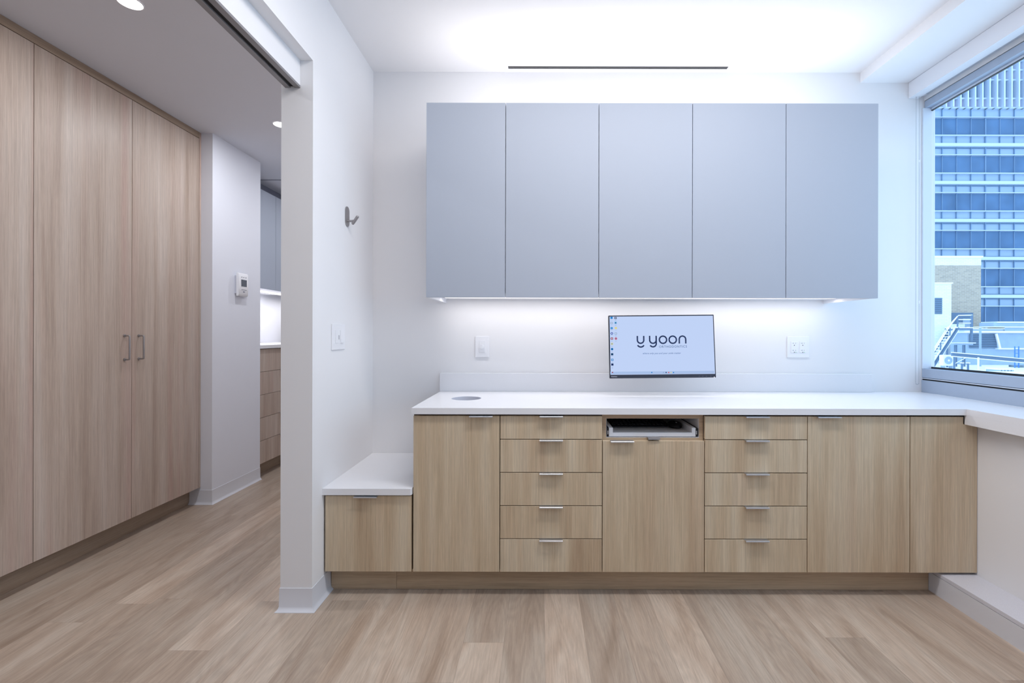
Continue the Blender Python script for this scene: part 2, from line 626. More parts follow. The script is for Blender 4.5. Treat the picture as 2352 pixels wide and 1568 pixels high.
def carcass(x0, x1, z0, z1, parent, y0=2.2855, y1=2.925, back=True, mat='carc', name='body'):
    m = MB()
    m.box(x0, x0 + .017, y0, y1, z0, z1)
    m.box(x1 - .017, x1, y0, y1, z0, z1)
    m.box(x0 + .017, x1 - .017, y0, y1, z0, z0 + .017)
    if back:
        m.box(x0 + .017, x1 - .017, y1 - .008, y1, z0 + .017, z1)
    m.box(x0 + .017, x1 - .017, y0, y0 + .06, z1 - .017, z1)
    return m.build(name, mat, parent)

def door(x0, x1, z0, z1, parent, hx=None, mat='oak_v', name='door', g=.0021):
    d = mb(x0 + g, x1 - g, YF, YF + TH, z0, z1, bev=.0008).build(name, mat, parent)
    if hx is not None:
        handle_tab(hx, z1, YF, d)
    return d

X = [-.6103, -.1908, .3020, .7950, 1.2900, 1.7850, 2.1075]
# bench cabinet
c = thing('bench_cabinet', 'low wooden cabinet with one door, beside the white wall end', 'cabinet', (-.825, 2.6, ZB))
carcass(-1.034, -.6166, ZB, .486, c)
door(-1.034, -.6150, ZB, .4885, c, hx=-.833)
# door cabinet left
c = thing('base_cabinet', 'wooden door cabinet below the round waste hole in the worktop', 'cabinet', (-.4, 2.6, ZB), 'base cabinets under the white worktop')
carcass(X[0], X[1] - .001, ZB, ZT + .003, c)
door(X[0], X[1], ZB, .8748, c, hx=-.281)
# drawer stacks
zs = [.8755, .7627, .6031, .4435, .2839, .1245]
for a, b2, lab in ((1, 2, 'wooden five-drawer cabinet left of the keyboard niche'), (3, 4, 'wooden five-drawer cabinet right of the keyboard niche')):
    c = thing('drawer_cabinet', lab, 'cabinet', ((X[a] + X[b2]) / 2, 2.6, ZB), 'base cabinets under the white worktop')
    carcass(X[a] + .001, X[b2] - .001, ZB, ZT + .003, c)
    for k in range(5):
        zt, zb = zs[k] - (.0022 if k else 0), zs[k + 1] + (.0016 if k < 4 else 0)
        if k == 0:
            zt = .8748
        d = mb(X[a] + .0016, X[b2] - .0016, YF, YF + TH, zb, zt, bev=.0008).build('drawer', 'oak_v', c)
        handle_tab((X[a] + X[b2]) / 2, zt, YF, d)
# keyboard cabinet
c = thing('keyboard_cabinet', 'wooden cabinet with an open keyboard niche above one door', 'cabinet', (.5485, 2.6, ZB), 'base cabinets under the white worktop')
x0, x1 = X[2] + .001, X[3] - .001
m = MB()
m.box(x0, .3235, 2.2855, 2.925, ZB, .8815)
m.box(.7745, x1, 2.2855, 2.925, ZB, .8815)
m.box(.3235, .7745, 2.2855, 2.925, .8605, .8815)
m.box(.3235, .7745, 2.2855, 2.925, .7545, .7680)
m.box(.3235, .7745, 2.2855, 2.925, ZB, ZB + .017)
m.build('body', 'oak_x', c)
m = MB()
m.box(.3236, .3246, 2.2875, 2.90, .7681, .8604)
m.box(.7734, .7744, 2.2875, 2.90, .7681, .8604)
m.box(.3246, .7734, 2.2875, 2.90, .7681, .7692)
m.box(.3246, .7734, 2.895, 2.90, .7692, .8604)
m.build('niche_lining', 'lacw', c)
door(X[2], X[3], ZB, .7560, c, hx=.3955)
tr = MB()
tr.box(.3372, .3562, 2.288, 2.78, .7725, .8150, bev=.0006)
tr.box(.7405, .7590, 2.288, 2.78, .7725, .8150, bev=.0006)
tr.box(.3562, .7405, 2.288, 2.306, .7725, .7915, bev=.0006)
tr.box(.3562, .7405, 2.306, 2.78, .7745, .7865)
tro = tr.build('keyboard_tray', 'lacw', c)
for xa, xb in ((.3250, .3368), (.7594, .7730)):
    s = mb(xa, xb, 2.2905, 2.78, .7760, .8120).build('drawer_slide', 'dark', tro)
mb(.3300, .3345, 2.2885, 2.2903, .783, .8005).build('slide_end', 'metal', tro)
mb(.7615, .7660, 2.2885, 2.2903, .783, .8005).build('slide_end', 'metal', tro)
m = MB()
m.prism([(2.294, .7722), (2.262, .7722), (2.2585, .7700), (2.2575, .7640), (2.2595, .7640), (2.2605, .7690), (2.263, .7702), (2.294, .7702)],
        lambda u, v, q: (q, u, v), .5215, .5790)
m.build('handle', 'nickel', tro)
# door cabinet right
c = thing('base_cabinet', 'wooden door cabinet right of the second drawer stack, nearest the window corner', 'cabinet', (1.5375, 2.6, ZB), 'base cabinets under the white worktop')
carcass(X[4] + .001, X[5] - .001, ZB, ZT + .003, c)
door(X[4], X[5], ZB, .8748, c, hx=1.3853)
# corner filler panel, notched around the worktop apron
m = MB()
m.prism([(X[5] + .0016, ZB), (X[6], ZB), (X[6], .8375), (2.0405, .8392), (2.0405, .8748), (X[5] + .0016, .8748)],
        lambda u, v, q: (u, q, v), YF, YF + TH)
o = m.build('corner_panel', 'oak_v', loc=(1.95, 2.27, ZB))
tag(o, 'wooden filler panel without a handle between last cabinet and window wall', 'panel')

# toe kicks
for xa, xb, lab in ((-1.0355, -.7105, 'short wooden toe kick board under the bench cabinet'), (-.7095, 1.9365, 'long wooden toe kick board under the base cabinets')):
    o = mb(xa, xb, 2.34, 2.356, 0.0005, ZB - .001, bev=.0005).build('toe_kick', 'oak_x', loc=((xa + xb) / 2, 2.348, 0))
    tag(o, lab, 'toe kick', 'toe kick boards of the counter')

# worktops
def worktop(name, outer, hole, z0, z1, mat, parent=None, loc=None):
    m = MB()
    bm = m.bm
    ov = [bm.verts.new((x, y, z1)) for x, y in outer]
    es = [bm.edges.new((ov[i], ov[(i + 1) % len(ov)])) for i in range(len(ov))]
    if hole:
        cx, cy, r = hole
        hv = [bm.verts.new((cx + r * math.cos(a), cy + r * math.sin(a), z1)) for a in [2 * math.pi * i / 64 for i in range(64)]]
        es += [bm.edges.new((hv[i], hv[(i + 1) % 64])) for i in range(64)]
    bmesh.ops.triangle_fill(bm, use_beauty=True, use_dissolve=False, edges=es)
    fs = list(bm.faces)
    ret = bmesh.ops.extrude_face_region(bm, geom=fs)
    vs = [e for e in ret['geom'] if isinstance(e, bmesh.types.BMVert)]
    bmesh.ops.translate(bm, verts=vs, vec=(0, 0, z0 - z1))
    return m.build(name, mat, parent, loc)

HX, HY, HR = -.4046, 2.593, .083
wt = thing('worktop', 'long white stone worktop with a round waste hole, returning along the window', 'worktop', (.7, 2.6, .885))
worktop('slab', [(-.6146, 2.25), (2.042, 2.25), (2.042, -1.2), (2.3768, -1.2), (2.3768, 2.9298), (-.6146, 2.9298)], (HX, HY, HR), .885, .915, 'quartz', wt)
m = MB()
m.box(2.042, 2.064, -1.2, 2.2600, .8400, .8849)
m.build('apron', 'quartz', wt)
m = MB()
bmr = m.bm
R0, R1 = HR - .0005, HR - .003
n = 48
rr = []
for (r, z) in ((R0, .9152), (R0, .70), (R1, .70), (R1, .9152)):
    rr.append([bmr.verts.new((HX + r * math.cos(2 * math.pi * i / n), HY + r * math.sin(2 * math.pi * i / n), z)) for i in range(n)])
for k in range(4):
    A, B = rr[k], rr[(k + 1) % 4]
    for i in range(n):
        j = (i + 1) % n
        bmr.faces.new((A[i], A[j], B[j], B[i]))
m.build('waste_sleeve', 'plasg', wt, smooth=True)
o = mb(-.6190, 2.056, 2.907, 2.9298, .9152, 1.028, bev=.0012).build('backsplash', 'quartz', loc=(.7, 2.918, .915))
tag(o, 'low white stone backsplash along the back wall above the worktop', 'backsplash')
m = MB()
m.prism([(-1.0408, 2.25), (-.6180, 2.25), (-.6130, 2.259), (-.6130, 2.2855), (-.6125, 2.9298), (-1.0408, 2.9298)],
        lambda u, v, q: (u, v, q), .4970, .5275)
o = m.build('bench_slab', 'quartz', loc=(-.83, 2.6, .497))
tag(o, 'low white stone bench top on the short cabinet left of the worktop', 'bench top')

# wall cabinets
UX = [-.6010, -.1825, .3090, .8020, 1.2950, 1.7820]
UZ0, UZ1, UY = 1.4624, 2.487, 2.476
wl = ['leftmost pale grey wall cabinet, narrower than the rest, near the coat hook wall',
      'pale grey wall cabinet, second from the left, above the dimmer switch side',
      'middle pale grey wall cabinet, directly left of the monitor top',
      'pale grey wall cabinet, second from the right, partly above the monitor',
      'rightmost pale grey wall cabinet, nearest the window']
for k in range(5):
    x0, x1 = UX[k], UX[k + 1]
    c = thing('wall_cabinet', wl[k], 'wall cabinet', ((x0 + x1) / 2, 2.7, UZ0), 'pale grey wall cabinets')
    m = MB()
    e = .0006
    lz = 1.4630 if k == 0 else 1.486
    rz = 1.4630 if k == 4 else 1.486
    m.box(x0 + e, x0 + .018, UY + .021, 2.9295, lz, UZ1 - .003)
    m.box(x1 - .018, x1 - e, UY + .021, 2.9295, rz, UZ1 - .003)
    m.box(x0 + .018, x1 - .018, UY + .021, 2.9295, 1.486, 1.504)
    m.box(x0 + .018, x1 - .018, UY + .021, 2.9295, UZ1 - .021, UZ1 - .003)
    m.box(x0 + .018, x1 - .018, 2.920, 2.9295, 1.504, UZ1 - .021)
    m.build('body', 'lacw', c)
    mb(x0 + .0015, x1 - .0015, UY, UY + .019, UZ0, UZ1, bev=.0008).build('door', 'lac', c)
o = mb(-.56, 1.74, 2.765, 2.795, 1.4830, 1.4859).build('led_strip', 'led', loc=(.59, 2.78, 1.483))
tag(o, 'lit white led strip along the underside of the wall cabinets', 'light strip', 'led strips of the wall cabinets')
o = mb(-.56, 1.74, 2.595, 2.645, 2.4845, 2.4990).build('led_strip', 'led', loc=(.59, 2.62, 2.4845))
tag(o, 'lit white led strip lying on top of the wall cabinets', 'light strip', 'led strips of the wall cabinets')

# ------------------------------------------------------------------ wall plates
t = thing('dimmer_switch', 'white wall plate with a round dimmer knob left of the monitor', 'dimmer', (-.359, 2.929, 1.19))
m = MB()
m.box(-.4010, -.3165, 2.9205, 2.9299, 1.126, 1.2565, bev=.002, seg=2)
m.build('plate', 'plas', t)
mb(-.3770, -.3400, 2.9190, 2.9206, 1.154, 1.2300, bev=.0006).build('insert', 'plas', t)
kn = MB().cyl((-.3590, 2.9189, 1.1905), (-.3590, 2.9050, 1.1905), .0128, 32, r2=.0118).build('knob', 'plas', t, smooth=True)
mb(-.3632, -.3612, 2.9046, 2.9051, 1.1995, 1.2010).build('knob_mark', 'ink', kn)

t = thing('wall_outlet', 'square white double outlet plate right of the monitor', 'outlet', (1.607, 2.929, 1.19))
m = MB().box(1.5385, 1.6750, 2.9235, 2.9299, 1.127, 1.2595, bev=.002, seg=2)
m.build('plate', 'plas', t)
for cx in (1.5815, 1.6345):
    ins = mb(cx - .0205, cx + .0205, 2.9205, 2.9236, 1.158, 1.2285, bev=.0008).build('receptacle', 'plas', t)
    for cz in (1.2165, 1.1725):
        m = MB()
        m.box(cx - .0125, cx - .0045, 2.9200, 2.9206, cz - .001, cz + .001)
        m.box(cx - .0060, cx - .0045, 2.9200, 2.9206, cz - .004, cz + .004)
        m.box(cx + .0060, cx + .0078, 2.9200, 2.9206, cz - .0035, cz + .0035)
        m.build('blade_slot', 'slot', ins)
        MB().cyl((cx - .001, 2.9206, cz - .0125), (cx - .001, 2.9199, cz - .0125), .0027, 12).build('ground_hole', 'dark', ins)
    MB().cyl((cx + .0085, 2.9206, 1.1600), (cx + .0085, 2.9199, 1.1600), .0022, 10).build('indicator_light', 'green', ins)

t = thing('light_switch', 'white two-gang switch plate on the side wall below the coat hook', 'switch', (-1.04, 2.42, 1.187))
mb(-1.0409, -1.0345, 2.345, 2.498, 1.187, 1.318, bev=.002, seg=2).build('plate', 'plas', t)
sl = mb(-1.0346, -1.0320, 2.378, 2.412, 1.2215, 1.288, bev=.0006).build('dimmer_paddle', 'plas', t)
mb(-1.0346, -1.0325, 2.418, 2.421, 1.240, 1.262).build('dimmer_slider', 'slot', t)
m = MB()
m.prism([(1.2215, -1.0345), (1.288, -1.0345), (1.288, -1.0325), (1.2250, -1.0285), (1.2215, -1.0285)], lambda u, v, q: (v, q, u), 2.436, 2.470)
m.build('rocker', 'plas', t)

# coat hook on the side wall
t = thing('coat_hook', 'brushed metal coat hook with an oval backplate on the white side wall', 'hook', (-1.04, 2.535, 1.85))
def capsule(cy, z0, z1, r, n=14):
    pts = []
    for i in range(n + 1):
        a = math.pi * i / n
        pts.append((cy + r * math.cos(a), z1 - r + r * math.sin(a)))
    for i in range(n + 1):
        a = math.pi + math.pi * i / n
        pts.append((cy + r * math.cos(a), z0 + r + r * math.sin(a)))
    return pts
zt_, zb_ = 1.954, 1.846
MB().prism(capsule(2.533, zb_, zt_, .0255), lambda u, v, q: (q, u, v), -1.0409, -1.0370).build('backplate', 'nickel', t, smooth=True)
m = MB()
m.tube([(-1.037, 2.533, 1.876), (-1.018, 2.533, 1.876), (-1.006, 2.533, 1.877)], .0058, 16)
m.build('stem', 'nickel', t, smooth=True)
m = MB()
m.tube([(-1.008, 2.533, 1.864), (-1.002, 2.533, 1.872), (-.990, 2.533, 1.890), (-.984, 2.533, 1.899)], .0078, 16)
m.sphere((-1.008, 2.533, 1.864), .0078).sphere((-.984, 2.533, 1.899), .0078)
m.build('prong', 'nickel', t, smooth=True)

# ------------------------------------------------------------------ monitor
def text_mesh(txt, size, shear=0.0, spacing=1.0, weight=0.0):
    cu = bpy.data.curves.new('lettering', 'FONT')
    cu.body = txt
    cu.size = size
    cu.shear = shear
    cu.space_character = spacing
    cu.offset = weight
    cu.extrude = .00012
    cu.align_x = 'CENTER'
    cu.resolution_u = 3
    ob = bpy.data.objects.new('lettering', cu)
    COL.objects.link(ob)
    bpy.context.view_layer.update()
    dg = bpy.context.evaluated_depsgraph_get()
    me = bpy.data.meshes.new_from_object(ob.evaluated_get(dg))
    bpy.data.objects.remove(ob)
    bpy.data.curves.remove(cu)
    me.name = 'lettering'
    return me

def put_text(name, me, mat, parent, width, cx, cz, y):
    """stand the lettering up in the XZ plane facing -Y, scaled to a width and centred"""
    xs = [v.co.x for v in me.vertices]
    zs_ = [v.co.y for v in me.vertices]
    s = width / (max(xs) - min(xs))
    mx, mz = (max(xs) + min(xs)) / 2, (max(zs_) + min(zs_)) / 2
    for v in me.vertices:
        x, z, d = v.co
        v.co = ((x - mx) * s + cx, y - d, (z - mz) * s + cz)
    me.materials.clear()
    me.materials.append(M_[mat])
    o = bpy.data.objects.new(name, me)
    COL.objects.link(o)
    o.parent = parent
    ORG[o.name] = ORG[parent.name]
    return o

MD = 2.68
S = MD / F
ROLL = math.radians(.66)
def mp(px, py):
    """a point of the monitor's own plane"""
    dx, dz = (px - 1520.8) * S, -(py - 794.5) * S
    ca, sa = math.cos(-ROLL), math.sin(-ROLL)
    return dx * ca - dz * sa, dx * sa + dz * ca

mon = thing('monitor', 'flat computer monitor with a lit pale blue desktop above the worktop', 'monitor', (0, 0, 0))
hw, hh = 121.6 * S, 72.4 * S
mb(-hw, hw, .0, .022, -hh, hh, bev=.003, seg=2).build('casing', 'bezel', mon)
zc = -hh + 8.3 * S
sc = mb(-hw + 2.1 * S, hw - 2.5 * S, -.0006, 0.0, zc, hh - 2.6 * S).build('screen', emission('monitor_screen_glow', (190, 208, 243), .92), mon)
M_['navy'] = principled('navy_pixels', (36, 58, 104), .4)
M_['teal'] = principled('blue_pixels', (70, 110, 160), .4)
def stroke(paths, wd, name, y=-.0013):
    m = MB()
    for pts in paths:
        n_ = len(pts)
        L_, R_ = [], []
        for i in range(n_):
            a, b = pts[max(i - 1, 0)], pts[min(i + 1, n_ - 1)]
            closed = (pts[0] == pts[-1])
            if closed and i in (0, n_ - 1):
                a, b = pts[-2], pts[1]
            dx, dy = b[0] - a[0], b[1] - a[1]
            q = math.hypot(dx, dy)
            nx, ny = -dy / q * wd / 2, dx / q * wd / 2
            L_.append((pts[i][0] + nx, pts[i][1] + ny))
            R_.append((pts[i][0] - nx, pts[i][1] - ny))
        for i in range(n_ - 1):
            quad = [L_[i], L_[i + 1], R_[i + 1], R_[i]]
            vs = []
            for (zx, zy) in quad:
                lx, lz = mp(1440 + zx / 14.7, 750 + zy / 14.7)
                vs.append(m.bm.verts.new((lx, y, lz)))
            m.bm.faces.new(vs)
    bmesh.ops.remove_doubles(m.bm, verts=m.bm.verts, dist=1e-6)
    ext = bmesh.ops.extrude_face_region(m.bm, geom=list(m.bm.faces))
    bmesh.ops.translate(m.bm, verts=[v for v in ext['geom'] if isinstance(v, bmesh.types.BMVert)], vec=(0, .0006, 0))
    return m.build(name, 'navy', sc)
def arc(cx, cy, r, a0, a1, n=20):
    return [(cx + r * math.cos(math.radians(a0 + (a1 - a0) * i / n)), cy + r * math.sin(math.radians(a0 + (a1 - a0) * i / n))) for i in range(n + 1)]
# image coordinates, y down
stroke([[(355, 305)] + arc(463, 445, 108, 180, 0) + [(571, 303)], arc(468, 560, 120, 152, 28)], 48, 'logo_emblem')
y2 = [[(770, 300)] + arc(880, 443, 110, 180, 0) + [(990, 440)],
      [(990, 298), (990, 560)] + arc(880, 562, 110, 0, 148)]
circ = lambda cx, cy, r: (lambda q: q[:-1] + [q[0]])(arc(cx, cy, r, 0, 360, 40))
stroke([y2[0]], 48, 'logo_letter')
stroke([y2[1]], 48, 'logo_letter', -.0014)
stroke([circ(1220, 432, 122)], 48, 'logo_letter')
stroke([circ(1550, 430, 122)], 48, 'logo_letter')
stroke([[(1770, 560)] + arc(1879, 415, 109, 180, 360) + [(1988, 558)]], 48, 'logo_letter')
lx, lz = mp(1440 + 1555 / 14.7, 750 + 662 / 14.7)
put_text('logo_subtitle', text_mesh('ORTHODONTICS', .01, 0, 1.18), 'teal', sc, 940 / 14.7 * S, lx, lz, -.0010)
lx, lz = mp(1440 + 1175 / 14.7, 750 + 895 / 14.7)
put_text('tagline', text_mesh('where only you and your smile matter', .01, .25), 'teal', sc, 1290 / 14.7 * S, lx, lz, -.0010)
lx, lz = mp(1370 + 313 / 7.84, 700 + 1286 / 7.84)
put_text('brand_lettering', text_mesh('ThinkVision', .01, 0, 1.0, .0002), 'plasg', mon, 106 / 7.84 * S, lx, lz, -.0002)
def scol(name, c):
    M_[name] = emission('pixels_' + name, c, .85)
for nme, c_ in (('icon_blue', (30, 130, 205)), ('icon_navy', (32, 52, 100)), ('icon_cyan', (110, 180, 230)), ('icon_royal', (30, 70, 170)), ('icon_red', (150, 30, 50)),
                ('icon_gold', (225, 215, 150)), ('icon_teal', (20, 90, 120)), ('icon_white', (225, 235, 250)), ('icon_rose', (220, 90, 90)), ('icon_grey', (150, 175, 215)), ('bar', (172, 196, 236))):
    scol(nme, c_)
def rect(name, x, y, w_, h_, mat, yy=-.0010, parent=None):
    lx, lz = mp(1370 + x / 7.84, 700 + y / 7.84)
    a, b = w_ / 7.84 * S / 2, h_ / 7.84 * S / 2
    return mb(lx - a, lx + a, yy, yy + .0003, lz - b, lz + b).build(name, mat, parent or sc)
def disc(name, x, y, r, mat, yy=-.0010, seg=20):
    lx, lz = mp(1370 + x / 7.84, 700 + y / 7.84)
    return MB().cyl((lx, yy + .0003, lz), (lx, yy, lz), r / 7.84 * S, seg).build(name, mat, sc)
def icon_mesh(x, y, mat, round_=False, glyph=None, cap=1):
    """a desktop icon with its caption as one small flat mesh"""
    m = MB()
    def q(cx, cy, w_, h_, d=0):
        lx, lz = mp(1370 + cx / 7.84, 700 + cy / 7.84)
        a, b = w_ / 7.84 * S / 2, h_ / 7.84 * S / 2
        m.box(lx - a, lx + a, -.0010 - d, -.0007 - d, lz - b, lz + b)
    if round_:
        lx, lz = mp(1370 + x / 7.84, 700 + y / 7.84)
        m.cyl((lx, -.0007, lz), (lx, -.0010, lz), 22 / 7.84 * S, 20)
    else:
        q(x, y, 40, 38)
    nf = len(m.bm.faces)
    if glyph:
        if round_:
            lx, lz = mp(1370 + x / 7.84, 700 + y / 7.84)
            m.cyl((lx, -.0009, lz), (lx, -.0012, lz), 10 / 7.84 * S, 16)
        else:
            q(x, y, 18, 16, .0002)
    ng = len(m.bm.faces)
    for k in range(cap):
        q(x, y + 38 + k * 14, 34 if k == 0 else 26, 4)
    o = m.build('desktop_icon', mat, sc)
    o.data.materials.append(M_[glyph or 'icon_white'])
    o.data.materials.append(M_['icon_grey'])
    for i, p_ in enumerate(o.data.polygons):
        p_.material_index = 0 if i < nf else (1 if i < ng else 2)
    return o
for x, y, mt, rd, gl, cp in ((277, 226, 'icon_blue', 0, None, 1), (349, 230, 'icon_navy', 0, 'icon_white', 2), (278, 322, 'icon_grey', 0, 'icon_white', 1),
                             (349, 318, 'icon_cyan', 0, 'icon_navy', 2), (277, 415, 'icon_blue', 0, 'icon_cyan', 1), (353, 413, 'icon_gold', 0, None, 1),
                             (279, 510, 'icon_royal', 1, 'icon_white', 1), (351, 512, 'icon_grey', 0, 'icon_white', 2), (279, 603, 'icon_red', 0, 'icon_white', 2),
                             (352, 603, 'icon_rose', 1, 'icon_blue', 2), (280, 698, 'icon_gold', 1, 'icon_blue', 2), (281, 793, 'icon_blue', 1, 'icon_navy', 2),
                             (281, 886, 'icon_navy', 0, 'icon_teal', 1), (283, 985, 'icon_blue', 0, 'icon_white', 3), (283, 1070, 'icon_navy', 0, None, 3)):
    icon_mesh(x, y, mt, rd, gl, cp)
tb = rect('taskbar', 1176, 1212, 1864, 46, 'bar', -.0009)
for x, mt in ((988, 'icon_blue'), (1198, 'icon_grey'), (1245, 'icon_navy'), (1291, 'icon_rose'), (1335, 'icon_gold'), (1378, 'icon_blue'), (284, 'icon_red')):
    rect('taskbar_icon', x, 1210, 20, 20, mt, -.0013)
for x in (1838, 1903, 1967, 2045):
    rect('control_mark', x, 1273, 16, 6, 'ink', -.0003, mon)
rect('power_light', 2107, 1290, 13, 13, 'led', -.0004, mon)
# arm and wall mount behind
MB().box(-.06, .06, .0221, .05, -.06, .06).build('mount_plate', 'dark', mon)
MB().cyl((0, .05, 0), (0, .222, -.01), .022, 20).build('mount_arm', 'dark', mon)
mon.location = ((1520.8 - PX) * S, MD, H - (794.5 - PY) * S)
mon.rotation_euler = Matrix.Rotation(-ROLL, 3, 'Y').to_euler()
mon.rotation_euler = (Matrix.Rotation(-ROLL, 3, 'Y') @ Matrix.Rotation(math.radians(-4.5), 3, 'X')).to_euler()

# ------------------------------------------------------------------ keyboard and mouse in the niche
kb = thing('keyboard', 'black computer keyboard lying in the pull-out tray', 'keyboard', (.53, 2.52, .787))
m = MB()
m.prism([(2.440, .7868), (2.440, .7925), (2.445, .7945), (2.585, .8050), (2.590, .8040), (2.590, .7868)], lambda u, v, q: (q, u, v), .372, .676)
m.build('case', 'dark', kb)
key_me = None
for r in range(5):
    y0 = 2.458 + r * .0235
    z0 = .7951 + (y0 - 2.445) * .075
    for k in range(14):
        x0 = .380 + k * .0208
        if key_me is None:
            m = MB().box(0, .0182, 0, .019, 0, .0045, bev=.0012)
            o = m.build('key', M_['dark'], kb)
            key_me = o.data
            for v in key_me.vertices:
                v.co += ORG[kb.name]
        else:
            o = bpy.data.objects.new('key', key_me)
            COL.objects.link(o)
            o.parent = kb
        o.location = Vector((x0, y0, z0)) - ORG[kb.name]
m = MB()
m.sphere((.7035, 2.455, .797), 1.0, (.036, .055, .0225), 28, 16)
bmesh.ops.bisect_plane(m.bm, geom=list(m.bm.verts) + list(m.bm.edges) + list(m.bm.faces), plane_co=(0, 0, .787), plane_no=(0, 0, -1), clear_outer=True)
mouse = thing('computer_mouse', 'black computer mouse right of the keyboard in the tray', 'mouse', (.7035, 2.455, .787))
m.build('shell', 'dark', mouse, smooth=True)
MB().cyl((.7005, 2.425, .8155), (.7065, 2.425, .8155), .005, 16).build('scroll_wheel', 'nickel', mouse, smooth=True)

# ------------------------------------------------------------------ window
wn_ = bpy.data.objects.new('window_1', None)
COL.objects.link(wn_)
wn_.location = (2.43, 1.2, .915)
ORG[wn_.name] = Vector(wn_.location)
struct(wn_, 'large window with a grey metal frame above the window worktop')
WA, WB = -.6, 2.9298
mb(2.377, 2.46, WA, WB, .9152, .990, bev=.0015).build('sill_frame', 'frame', wn_)
mb(2.385, 2.46, WA, WB, .9901, .9985).build('frame_gap', 'black', wn_)
mb(2.379, 2.46, WA, WB, .9986, 1.0035, bev=.0006).build('frame_bead', 'framel', wn_)
mb(2.384, 2.46, WA, WB, 1.0036, 1.0058).build('frame_gap', 'black', wn_)
mb(2.380, 2.440, WA, WB, 1.0059, 1.0610, bev=.0015).build('sash_rail', 'frame', wn_)
mb(2.432, 2.440, WA, WB, 1.0611, 1.0720).build('glazing_seal', 'dark', wn_)
mb(2.393, 2.440, WA, WB, 2.680, 2.7235, bev=.0015).build('head_rail', 'frame', wn_)
mb(2.401, 2.46, WA, WB, 2.7237, 2.7275).build('frame_gap', 'black', wn_)
mb(2.430, 2.440, WA, WB, 2.6660, 2.6798).build('glazing_bead', 'framel', wn_)
mb(2.428, 2.440, WA, WB, 2.6620, 2.6659).build('glazing_seal', 'dark', wn_)
mb(2.378, 2.4338, 2.921, WB, 1.0611, 2.6799, bev=.001).build('jamb', 'framel', wn_)
mb(2.378, 2.440, WA, WA + .06, 1.0611, 2.6799, bev=.001).build('jamb', 'framel', wn_)
mb(2.445, 2.450, WA, WB, 1.00, 2.70).build('pane', 'glass', wn_)
for yy in (2.29,):
    MB().cyl((2.3801, yy, 1.0335), (2.3788, yy, 1.0335), .006, 14).build('bolt_hole', 'dark', wn_)
    MB().cyl((2.3931, 2.31, 2.7020), (2.3918, 2.31, 2.7020), .005, 14).build('bolt_hole', 'dark', wn_)

# roller shade in its white fascia
rs = thing('roller_shade', 'rolled-up window shade behind a white fascia over the window', 'shade', (2.34, 1.2, 2.74))
m = MB()
m.box(2.293, 2.303, WA, WB - .0005, 2.7406, 2.8380, bev=.0008)
m.box(2.303, 2.352, WA, WB - .0005, 2.7406, 2.7440)
m.build('fascia', 'val', rs)
MB().cyl((2.382, WA, 2.790), (2.382, WB - .03, 2.790), .036, 28).build('shade_roll', 'shade', rs, smooth=True)
mb(2.350, 2.392, WB - .028, WB - .001, 2.755, 2.825).build('bracket', 'val', rs)
# bead chain loop
cx0, cx1, cyy, ztop_, zbot_ = 2.322, 2.342, 2.905, 2.80, .958
path = []
rad = (cx1 - cx0) / 2
n1 = int((ztop_ - zbot_ - rad) / .0062)
for i in range(n1):
    path.append((cx0, cyy, ztop_ - i * .0062))
zc_ = ztop_ - n1 * .0062
for i in range(1, 6):
    a = math.pi + math.pi * i / 6
    path.append(((cx0 + cx1) / 2 + rad * math.cos(a), cyy, zc_ + rad * math.sin(a) + .003))
for i in range(n1):
    path.append((cx1, cyy, zc_ + i * .0062))
m = MB()
for (x, y, z) in path:
    bmesh.ops.create_icosphere(m.bm, subdivisions=1, radius=.00225, matrix=Matrix.Translation((x, y, z)))
o = m.build('bead_chain', 'steel', rs)
o['kind'] = 'stuff'
mb(2.339, 2.345, 2.900, 2.908, 2.335, 2.350).build('chain_connector', 'plas', rs)
mb(2.339, 2.345, 2.900, 2.908, 1.465, 1.480).build('chain_connector', 'plas', rs)

# ------------------------------------------------------------------ corridor: wardrobe
def bar_handle(y, z0, z1, x, parent):
    m = MB()
    r = .0048
    pts = [(x, y, z1), (x + .026, y, z1), (x + .0305, y, z1 - .0015), (x + .032, y, z1 - .006),
           (x + .032, y, z0 + .006), (x + .0305, y, z0 + .0015), (x + .026, y, z0), (x, y, z0)]
    m.tube(pts, r, 14)
    for z in (z0, z1):
        m.cyl((x, y, z), (x + .005, y, z), .009, 18)
    return m.build('handle', 'nickel', parent, smooth=True)

WDX, WDZ0, WDZ1 = -2.523, .127, 2.7115
wd = thing('wardrobe', 'tall built-in wooden wardrobe with bar handles along the corridor', 'wardrobe', (-2.8, 2.2, 0))
m = MB()
m.box(-3.115, WDX - .022, .60, 3.482, WDZ0, 2.715)
m.build('body', 'carc', wd)
mb(-3.115, WDX, 3.4835, 3.4995, .127, 2.7590, bev=.0008).build('end_panel', 'ward', wd)
mb(-3.115, WDX - .001, .60, 3.4830, 2.7155, 2.7590, bev=.0008).build('top_filler', 'oak_y', wd)
mb(-2.62, -2.606, .60, 3.4990, .0005, .1265).build('toe_board', 'oak_y', wd)
ys = [.622, 1.196, 1.770, 2.343, 2.908, 3.482]
hy = {3: 2.855, 4: 2.957}
for k in range(5):
    d = mb(WDX - .019, WDX, ys[k] + .0016, ys[k + 1] - .0016, WDZ0, WDZ1, bev=.0008).build('door', 'ward', wd)
    if k in hy:
        bar_handle(hy[k], 1.110, 1.255, WDX, d)
    if k in (1, 2):
        bar_handle((1.718, 1.822)[k - 1], 1.110, 1.255, WDX, d)

